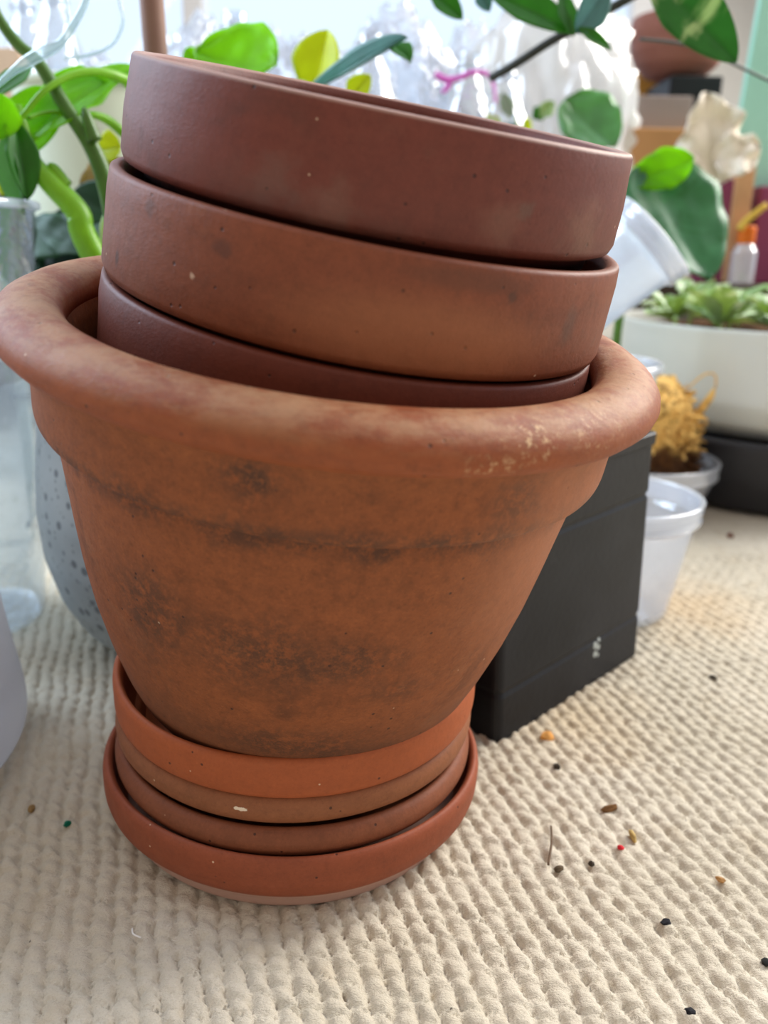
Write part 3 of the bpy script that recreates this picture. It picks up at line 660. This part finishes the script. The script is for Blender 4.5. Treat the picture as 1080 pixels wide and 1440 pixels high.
link('stake_body', box_mesh('stake_body', .008, .005, .22, .001), simple('pale_green_wood', sr(188, 198, 184), .6, .3, 30, .95), pst)
cl = simple('black_clip', sr(22, 24, 28), .4, .4, 20, .9)
for py in (562, 790):
    zc = at(44, py, .60).z; o = link('clip', box_mesh('clip', .012, .010, .005, .001), cl, pst, (0, 0, max(zc, .01))); o['label'] = 'small black clip'

# ------------------------------------------------------------------ bench behind
BZ = .185
benchm = simple('dark_bench_wood', sr(82, 70, 60), .6, .3, 20, .8)
bench = empty('low_bench', (0, 1.3, 0)); tag(bench, 'low dark bench behind everything, carrying bags, boxes and plants', 'bench')
link('bench_top', box_mesh('bench_top', 2.3, .64, .03, .003), benchm, bench, (0, 0, BZ-.03))
for sx in (-1.08, 1.08):
    for sy in (-.26, .26): link('leg', box_mesh('leg', .05, .05, BZ-.03, .003), benchm, bench, (sx, sy, 0))

# leaves in the middle, above the nested pots
mp = empty('broad_leaf_plant', (.02, .62, 0)); tag(mp, 'bright green broad leaves rising behind the topmost nested pot', 'plant')
q0 = Vector((.0, .60, .0))
stem([q0, at(300, 200, .58), at(278, 90, .57), at(282, 66, .57)], .0022, St_lime, mp)
leaf(at(276, 72, .56), at(392, 108, .55), .056, toCam+Vector((.1, 0, .3)), G_lime, mp, droop=-.25, fold=.15, shape=.45, peak=.5, ruffle=.004, label='rounded lime-green leaf')
leaf(at(278, 92, .57), at(262, 66, .57), .012, toCam, G_lime, mp, droop=.1)
stem([q0+Vector((.02, .03, 0)), at(430, 200, .63), at(448, 110, .63)], .0020, St_lime, mp)
leaf(at(440, 132, .62), at(458, 40, .62), .036, toCam+Vector((-.4, 0, 0)), G_yel, mp, droop=.05, fold=.35, shape=.45, peak=.45, label='yellow-green leaf')
stem([q0+Vector((.03, .01, 0)), at(425, 200, .57), at(438, 122, .57)], .0024, St_pale, mp)
leaf(at(432, 128, .57), at(574, 56, .53), .018, Vector((-.3, -.8, .7)), G_teal, mp, droop=-.05, fold=.55, shape=.55, peak=.5, label='rolled teal-grey leaf')
leaf(at(552, 62, .54), at(578, 78, .53), .014, Vector((.3, -.8, .5)), G_mid, mp, droop=.2, fold=.3, label='drooping green leaf tip')
leaf(at(488, 142, .60), at(520, 104, .60), .016, toCam, G_yel, mp, droop=.1)

rp = empty('big_leaf_plant', (.26, .78, 0)); tag(rp, 'plant with one very large dark green leaf behind the tipped cup', 'plant')
stem([Vector((.20, .72, 0.02)), at(868, 470, .72), at(890, 400, .72), at(935, 345, .715)], [.004, .0036, .003, .002], St_dark, rp)
leaf(at(915, 225, .70), at(990, 400, .66), .084, Vector((.25, -1, .25)), leafmat('big_dark_leaf', sr(72, 140, 90), trans=.4, var=sr(44, 108, 56), vscale=28), rp, droop=-.10, fold=.12, shape=.35, peak=.32, heart=.8, ruffle=.006, label='very large dark green leaf')
leaf(at(884, 256, .69), at(974, 226, .69), .034, toCam+Vector((0, 0, .2)), G_lime, rp, droop=-.12, fold=.1, shape=.45, peak=.55, ruffle=.004, label='lime-green leaf added as the sunlit top of the large leaf')  # separate lime leaf; its colour stands in for sun on the large leaf
gp2 = empty('glossy_leaf_plant', (.22, .93, 0)); tag(gp2, 'glossy light green leaf between the topmost nested pot and the white plastic bag', 'plant')
stem([Vector((.22, .93, 0)), at(835, 260, .93), at(800, 150, .90)], .0025, St_pale, gp2)
leaf(at(796, 138, .88), at(862, 212, .86), .062, Vector((-.1, -1, .6)), G_sage, gp2, droop=-.15, fold=.25, shape=.4, peak=.4, ruffle=.005)
leaf(at(850, 140, .88), at(868, 205, .87), .022, Vector((.6, -1, .2)), G_mid, gp2, droop=.05, fold=.2, shape=.5)
sp2 = empty('small_leaf_sprig', (at(735, 200, 1.0).x, 1.0, BZ)); tag(sp2, 'little sprig of yellow and teal leaves just above the nested pots', 'plant')
rs = random.Random(11)
for k in range(9):
    b = at(rs.uniform(700, 770), rs.uniform(165, 200), 1.0+rs.uniform(-.02, .02)); d = Vector((rs.uniform(-1, 1), rs.uniform(-.5, .1), rs.uniform(.1, 1))).normalized()
    leaf(b, b+d*rs.uniform(.015, .03), .017, toCam, [G_yel, G_teal, G_mid, G_var][k % 4], sp2, nu=10, nv=6)
stem([Vector((at(735, 260, 1.0).x, 1.0, BZ)), at(738, 200, 1.0), at(730, 165, 1.0)], .0012, St_pale, sp2, seg=6)

# hanging vine with dark cane, top right
cane = link('bamboo_cane', tube_mesh('bamboo_cane', [at(690, 110, .68), at(722, 92, .67), at(775, 58, .66), at(830, 28, .65), at(890, -6, .64), at(960, -48, .63)], .0030, 12), simple('dark_cane', sr(48, 50, 44), .5, .4, 30, .8)); tag(cane, 'thin dark cane slanting up to the right across the white bag', 'cane')
vine = empty('hanging_vine', at(800, -60, .62)); tag(vine, 'green hanging vine leaves across the top of the photo, over the dark cane', 'plant')
stem([at(700, -40, .62), at(780, -35, .62), at(860, -40, .61), at(960, -60, .60)], .0018, St_dark, vine, seg=8)
leaf(at(690, -12, .62), at(812, 42, .60), .022, toCam, G_mid, vine, droop=.05, fold=.3, shape=.5, peak=.4)
leaf(at(812, 46, .60), at(858, -20, .61), .020, toCam+Vector((.4, 0, 0)), G_teal, vine, droop=.05, fold=.3, shape=.5)
leaf(at(806, 50, .60), at(790, -14, .61), .012, toCam, G_mid, vine, droop=.05, fold=.3, shape=.5)
leaf(at(812, 38, .60), at(862, 66, .60), .008, toCam, G_mid, vine, droop=.15, fold=.3)
leaf(at(600, -20, .62), at(652, 24, .62), .016, toCam, G_mid, vine, droop=.1, fold=.3)
leaf(at(912, -46, .58), at(1038, 84, .56), .034, Vector((-.2, -1, .1)), G_varbig, vine, droop=.06, fold=.25, shape=.5, peak=.4, label='large green and cream variegated leaf')
leaf(at(670, -16, .63), at(690, 14, .63), .012, toCam, G_teal, vine)
stem([at(900, 55, .70), at(960, 62, .70), at(1010, 80, .70), at(1090, 118, .70)], .0011, simple('thin_dark_wire', sr(74, 86, 82), .5, .4, 20, .9), vine, 'tendril', seg=6)

# ------------------------------------------------------------------ white plastic bag, clear bags and bottles on the bench
def crumple(name, c, size, mat, seed, sharp=1.0, sub=5, amp=.28):
    bm = bmesh.new(); bmesh.ops.create_icosphere(bm, subdivisions=sub, radius=1)
    for v in bm.verts:
        p = v.co.copy(); q = Vector((p.x*size[0], p.y*size[1], p.z*size[2]))
        f = 1+amp*noise.fractal(p*1.6+Vector((seed, 0, 0)), 1.0, 2.0, 2)
        rg = 1-abs(noise.noise(Vector((p.x*4.2+seed, p.y*4.2, p.z*1.6)))*2); f += .13*sharp*(rg-.6)
        rg2 = 1-abs(noise.noise(Vector((p.x*9+seed, p.y*9, p.z*5)))*2); f += .045*sharp*(rg2-.5)
        v.co = q*f
        if v.co.z < -size[2]*.86: v.co.z = -size[2]*.86
    me = bpy.data.meshes.new(name); bm.to_mesh(me); bm.free(); me.polygons.foreach_set('use_smooth', [True]*len(me.polygons))
    return link(name, me, mat, loc=c)
bagm = frosted('white_bag_film', (.97, .97, .95, 1), .80, .25, .25)
zl, zh = BZ, at(800, -60, 1.12).z
cx = at(785, 80, 1.12).x
o = crumple('plastic_bag', (cx, 1.18, BZ+(zh-BZ)*.47), (.115, .085, (zh-BZ)/2), bagm, 3.0, 1.2, amp=.22); tag(o, 'bulging white plastic bag on the bench, right of the clear bags', 'plastic bag')
clr = clear('crinkly_clear_film', (.93, .95, .99, 1), .55, .08, .02, .22)
for k, (px, py, Y, sx, sz, lab) in enumerate([(128, 40, 1.40, .10, .15, 'clear plastic bag at the left, seen behind the thin tubes'), (560, 90, 1.16, .085, .16, 'crinkled clear plastic bag in the middle of the bench'), (420, 60, 1.34, .10, .17, 'clear plastic bag further back, behind the yellow-green leaf'), (290, 60, 1.16, .08, .15, 'clear plastic bag right of the wooden stake, behind the lime leaf'), (660, 60, 1.36, .075, .17, 'clear plastic bag beside the white bag')]):
    c = at(px, py, Y); o = crumple('clear_bag', (c.x, Y, BZ+sz*.86), (sx, .06, sz), clr, 10+k*3, 1.6, amp=.25); tag(o, lab, 'plastic bag', 'clear plastic bags on the bench')
botm = clear('clear_bottle_plastic', (.92, .95, .98, 1), .6, .03, .004, .08)
def bottle(px, Y, r, h, label):
    c = at(px, 200, Y)
    e = empty('clear_bottle', (c.x, Y, BZ)); tag(e, label, 'bottle', 'clear bottles on the bench')
    link('bottle_body', lathe_mesh('bottle_body', [(0, .001), (r*.8, 0), (r, .006), (r*.98, h*.25), (r*.93, h*.27), (r*.98, h*.3), (r*.98, h*.5), (r*.93, h*.52), (r, h*.56), (r*.9, h*.72), (r*.5, h*.88), (r*.34, h*.92), (r*.34, h)], 40, amt=.002), botm, e)
    link('neck_ring', lathe_mesh('neck_ring', [(r*.34, h*.94), (r*.44, h*.94), (r*.44, h*.96), (r*.34, h*.96)], 30, closed=True, amt=0), botm, e)
bottle(655, .98+.04, .034, .235, 'clear plastic bottle nearest the pink clip')
bottle(705, 1.02, .034, .225, 'clear plastic bottle between the pink clip and the white bag')
bottle(520, 1.02, .036, .25, 'clear plastic bottle behind the rolled teal leaf')
bottle(335, 1.02, .036, .27, 'clear plastic bottle behind the lime leaf')
bottle(92, 1.05, .038, .30, 'clear plastic bottle at the left behind the thin tubes')
bottle(250, 1.42, .036, .33, 'clear plastic bottle just right of the wooden stake')
bottle(50, 1.2, .036, .33, 'clear plastic bottle furthest left on the bench')
# magenta tie
mg = simple('magenta_plastic', sr(214, 96, 196), .4, .4, 20, .95)
e = empty('pink_clip', at(640, 112, .983)); tag(e, 'small magenta twist tie in front of the clear bottles', 'twist tie')
stem([at(612, 104, .983), at(628, 112, .983), at(645, 110, .983), at(665, 102, .983), at(684, 104, .983), at(694, 120, .983), at(697, 145, .983)], [.003, .0034, .003, .0028, .0022, .0018, .0012], mg, e, 'tie_strip')
stem([at(634, 110, .983), at(630, 122, .983), at(622, 130, .983)], [.003, .0032, .002], mg, e, 'tie_tail')

# ------------------------------------------------------------------ right back: boxes, tins, board
def boxat(name, px0, px1, py0, Y, depth, mat, label, cat, z0=None, py1=None, rz=0, bev=.002, grp=None):
    a = at(px0, py0, Y); b = at(px1, py0, Y); top = at((px0+px1)/2, py0, Y).z
    z0 = BZ if z0 is None else z0
    o = link(name, box_mesh(name, abs(b.x-a.x), depth, top-z0, bev), mat, loc=((a.x+b.x)/2, Y+depth/2, z0)); o.rotation_euler.z = rz
    if label: tag(o, label, cat, grp)
    return o, top
card = simple('cardboard', sr(196, 146, 98), .8, .2, 14, .9)
o, zc = boxat('cardboard_box', 868, 990, 180, 1.16, .20, card, 'tan cardboard box on the bench behind the big leaf', 'box')
o2, z2 = boxat('grey_box', 880, 975, 134, 1.18, .16, simple('grey_brown_card', sr(150, 136, 132), .7, .3, 10, .95), 'grey-brown box lying on the cardboard box', 'box', z0=zc)
o3, z3 = boxat('yellow_tin', 900, 950, 76, 1.305, .03, simple('amber_tin', sr(206, 150, 70), .35, .5, 9, .85), 'amber-yellow tin on the grey box, behind the pinkish clay bowl', 'tin', z0=z2)
o4, z4 = boxat('black_box', 944, 1018, 106, 1.19, .11, simple('black_card', sr(20, 20, 26), .5, .3, 10, .9), 'black box on the grey box, under the pinkish clay bowl', 'box', z0=z2)
pkc = at(958, 40, 1.24); rb_ = .062
pk = link('clay_bowl', lathe_mesh('clay_bowl', [(0, 0), (.02, 0), (.038, .006), (.052, .018), (.060, .034), (.063, .055), (.062, .075), (.059, .076), (.057, .05), (.045, .02), (0, .008)], 64), terracotta('pink_clay', sr(178, 122, 112), sr(150, 100, 92), sr(200, 160, 150), 5, .6, .2, .2, .4), loc=(pkc.x, 1.245, z4+.001)); tag(pk, 'rounded pinkish clay bowl on the black box, just below the variegated leaf', 'bowl')
o5 = link('painted_board', box_mesh('painted_board', .16, .012, at(1060, -60, 1.06).z-BZ, .002), simple('mint_paint', sr(160, 216, 196), .5, .4, 6, .94), loc=(at(1034, 100, 1.06).x+.082, 1.06, BZ)); o5.rotation_euler.y = .045
tag(o5, 'mint green painted board standing at the right photo edge', 'board')
mar = simple('maroon_plastic', sr(142, 62, 98), .45, .4, 10, .92)
o, zz = boxat('maroon_tin', 1000, 1041, 252, 1.02, .03, mar, 'maroon tin left of the tan wooden post', 'tin', grp='maroon tins on the bench')
o, zz = boxat('maroon_tin', 1071, 1125, 262, 1.02, .03, mar, 'maroon tin right of the tan wooden post, at the photo edge', 'tin', grp='maroon tins on the bench')
o, zz = boxat('wooden_post', 1043, 1070, 196, 1.015, .02, simple('tan_wood', sr(206, 160, 116), .6, .3, 30, .88), 'tan wooden post between the two maroon tins', 'post')
o, zz = boxat('orange_pouch', 1042, 1105, 176, 1.09, .03, simple('salmon_clay', sr(212, 140, 108), .7, .3, 12, .9), 'salmon-orange block behind the pale dried leaf', 'block')
# dried pale leaf
dl = empty('dried_leaf', at(1010, 260, .98)); tag(dl, 'large cream-white dried leaf standing in front of the cardboard box', 'dried leaf')
dry = simple('cream_dry_leaf', sr(250, 240, 222), .8, .2, 30, .88)
leaf(at(1006, 262, .98), at(994, 128, .98), .075, Vector((.1, -1, .1)), dry, dl, droop=.06, fold=.2, shape=.35, peak=.35, ruffle=.03, seed=4, name='leaf_blade')
leaf(at(1004, 232, .975), at(1070, 202, .97), .05, Vector((0, -1, .4)), dry, dl, droop=.15, fold=.2, shape=.4, ruffle=.02, seed=9, name='leaf_blade')
stem([at(1006, 258, .98), at(1004, 300, .985), at(1002, 400, .99)], .0016, simple('dry_stalk', sr(190, 160, 116), .7, .3, 30, .9), dl, 'leaf_stalk')
# little bottle with an orange cap + yellow stick
bp = at(1046, 360, 1.0); vb = empty('small_bottle', (bp.x, 1.0, BZ)); tag(vb, 'little clear bottle with an orange cap in front of the wooden post', 'bottle')
hb = at(1046, 343, 1.0).z-BZ
link('bottle_body', lathe_mesh('bottle_body', [(0, 0), (.013, 0), (.014, .002), (.014, hb*.8), (.009, hb), (.009, hb+.001), (0, hb+.001)], 30, amt=.001), frosted('vial_plastic', (.9, .9, .96, 1), .55, .1, .4), vb)
link('cap', lathe_mesh('cap', [(0, hb), (.0095, hb), (.0095, hb+.018), (.008, hb+.0195), (0, hb+.0195)], 30, amt=.001), simple('orange_cap', sr(236, 120, 20), .4, .4, 20, .9), vb)['label'] = 'orange cap'
o = link('yellow_stick', tube_mesh('yellow_stick', [at(1040, 323, .985), at(1050, 310, .985), at(1078, 288, .985)], [.0045, .004, .0035], 10), simple('yellow_plastic', sr(226, 188, 74), .5, .4, 20, .9)); tag(o, 'short yellow stick lying across the orange cap', 'stick')
# tan block on the far left
o, zz = boxat('wooden_block', -40, 26, 66, 1.12, .05, simple('tan_block', sr(206, 176, 146), .7, .3, 12, .93), 'tan upright block at the far left of the bench', 'block')

# ------------------------------------------------------------------ crumbs on the carpet
def crumb(name, px, py, r, col, label, cat, sx=1, sy=1, sz=.6, seed=0):
    bm = bmesh.new(); bmesh.ops.create_icosphere(bm, subdivisions=2, radius=r)
    for v in bm.verts:
        f = 1+.45*noise.noise(v.co*(1.2/r)+Vector((seed, 0, 0))); v.co = Vector((v.co.x*sx, v.co.y*sy, v.co.z*sz))*f
    me = bpy.data.meshes.new(name); bm.to_mesh(me); bm.free()
    p = on_floor(px, py); o = link(name, me, simple(name+'_colour', col, .8, .2, 300, .7), loc=(p.x, p.y, -.0002)); o.rotation_euler.z = seed
    tag(o, label, cat)
crumb('bark_crumb', 770, 1035, .0030, sr(214, 152, 78), 'orange-tan crumb on the carpet just right of the black planter', 'crumb', 1.2, 1, .5, 1)
crumb('soil_crumb', 937, 1297, .0016, sr(34, 34, 40), 'black crumb on the carpet at lower right', 'crumb', 1, 1.2, .8, 2)
crumb('soil_crumb', 970, 1422, .0014, sr(44, 44, 48), 'dark crumb near the bottom edge of the photo', 'crumb', 1.2, 1, .8, 3)
crumb('soil_crumb', 1077, 1352, .0015, sr(50, 52, 50), 'dark crumb at the right photo edge', 'crumb', 1, 1, .8, 4)
crumb('soil_crumb', 783, 1077, .0015, sr(74, 66, 56), 'dark grey crumb below the black planter', 'crumb', 1.2, 1, .8, 5)
crumb('paint_fleck', 873, 1191, .0010, sr(220, 50, 60), 'tiny red fleck on the carpet', 'fleck', 1.3, 1, .8, 6)
crumb('leaf_scrap', 858, 1136, .0030, sr(128, 92, 56), 'curled brown leaf scrap on the carpet', 'leaf scrap', 1.6, .35, .6, .4)
crumb('leaf_scrap', 890, 1175, .0022, sr(206, 176, 110), 'pale yellow leaf scrap beside the red fleck', 'leaf scrap', 1.4, .5, .6, 8)
crumb('paint_fleck', 94, 1158, .0014, sr(20, 120, 92), 'tiny green fleck on the carpet at left', 'fleck', .9, 1.2, .8, 9)
crumb('soil_crumb', 44, 1136, .0017, sr(160, 130, 84), 'tan crumb on the carpet left of the green fleck', 'crumb', .8, 1.2, .7, 10)
crumb('soil_crumb', 832, 1214, .0012, sr(70, 60, 50), 'dark crumb right of the thin twig', 'crumb', 1, 1, .8, 11)
crumb('soil_crumb', 1013, 1236, .0014, sr(196, 150, 96), 'tan crumb above the black crumb at lower right', 'crumb', 1.3, .8, .7, 12)
crumb('soil_crumb', 786, 1221, .0016, sr(96, 80, 60), 'brown crumb at the foot of the thin twig', 'crumb', 1.3, .8, .7, 13)
crumb('soil_crumb', 1027, 753, .0032, sr(120, 66, 46), 'reddish-brown crumb in front of the dark bowl stand', 'crumb', 1.3, .8, .7, 14)
crumb('soil_crumb', 1003, 952, .0018, sr(86, 80, 72), 'grey crumb right of the black planter', 'crumb', 1.2, .8, .7, 15)
a = on_floor(775, 1162, .0012); b = on_floor(771, 1216, .0012)
o = link('twig', tube_mesh('twig', [a, (a+b)/2+Vector((.0006, 0, .001)), b], .00045, 6), simple('twig_brown', sr(110, 90, 72), .8, .2, 100, .8)); tag(o, 'thin straight twig lying on the carpet', 'twig')
a = on_floor(186, 1306, .0008); b = on_floor(199, 1319, .0008)
o = link('thread', tube_mesh('thread', [a, (a+b)/2+Vector((-.0008, -.001, .0006)), b], .0003, 6), simple('white_thread', sr(240, 238, 232), .8, .2, 100, .95)); tag(o, 'short white thread on the carpet left below the saucers', 'thread')

# ------------------------------------------------------------------ colour management
S.view_settings.view_transform = 'Standard'; S.view_settings.look = 'None'; S.view_settings.gamma = 1.0
S.view_settings.use_curve_mapping = False; S.view_settings.exposure = 0.35
try:
    S.cycles.use_denoising = True; S.cycles.max_bounces = 10; S.cycles.transparent_max_bounces = 24; S.cycles.transmission_bounces = 6
    S.cycles.sample_clamp_indirect = 6
except Exception: pass
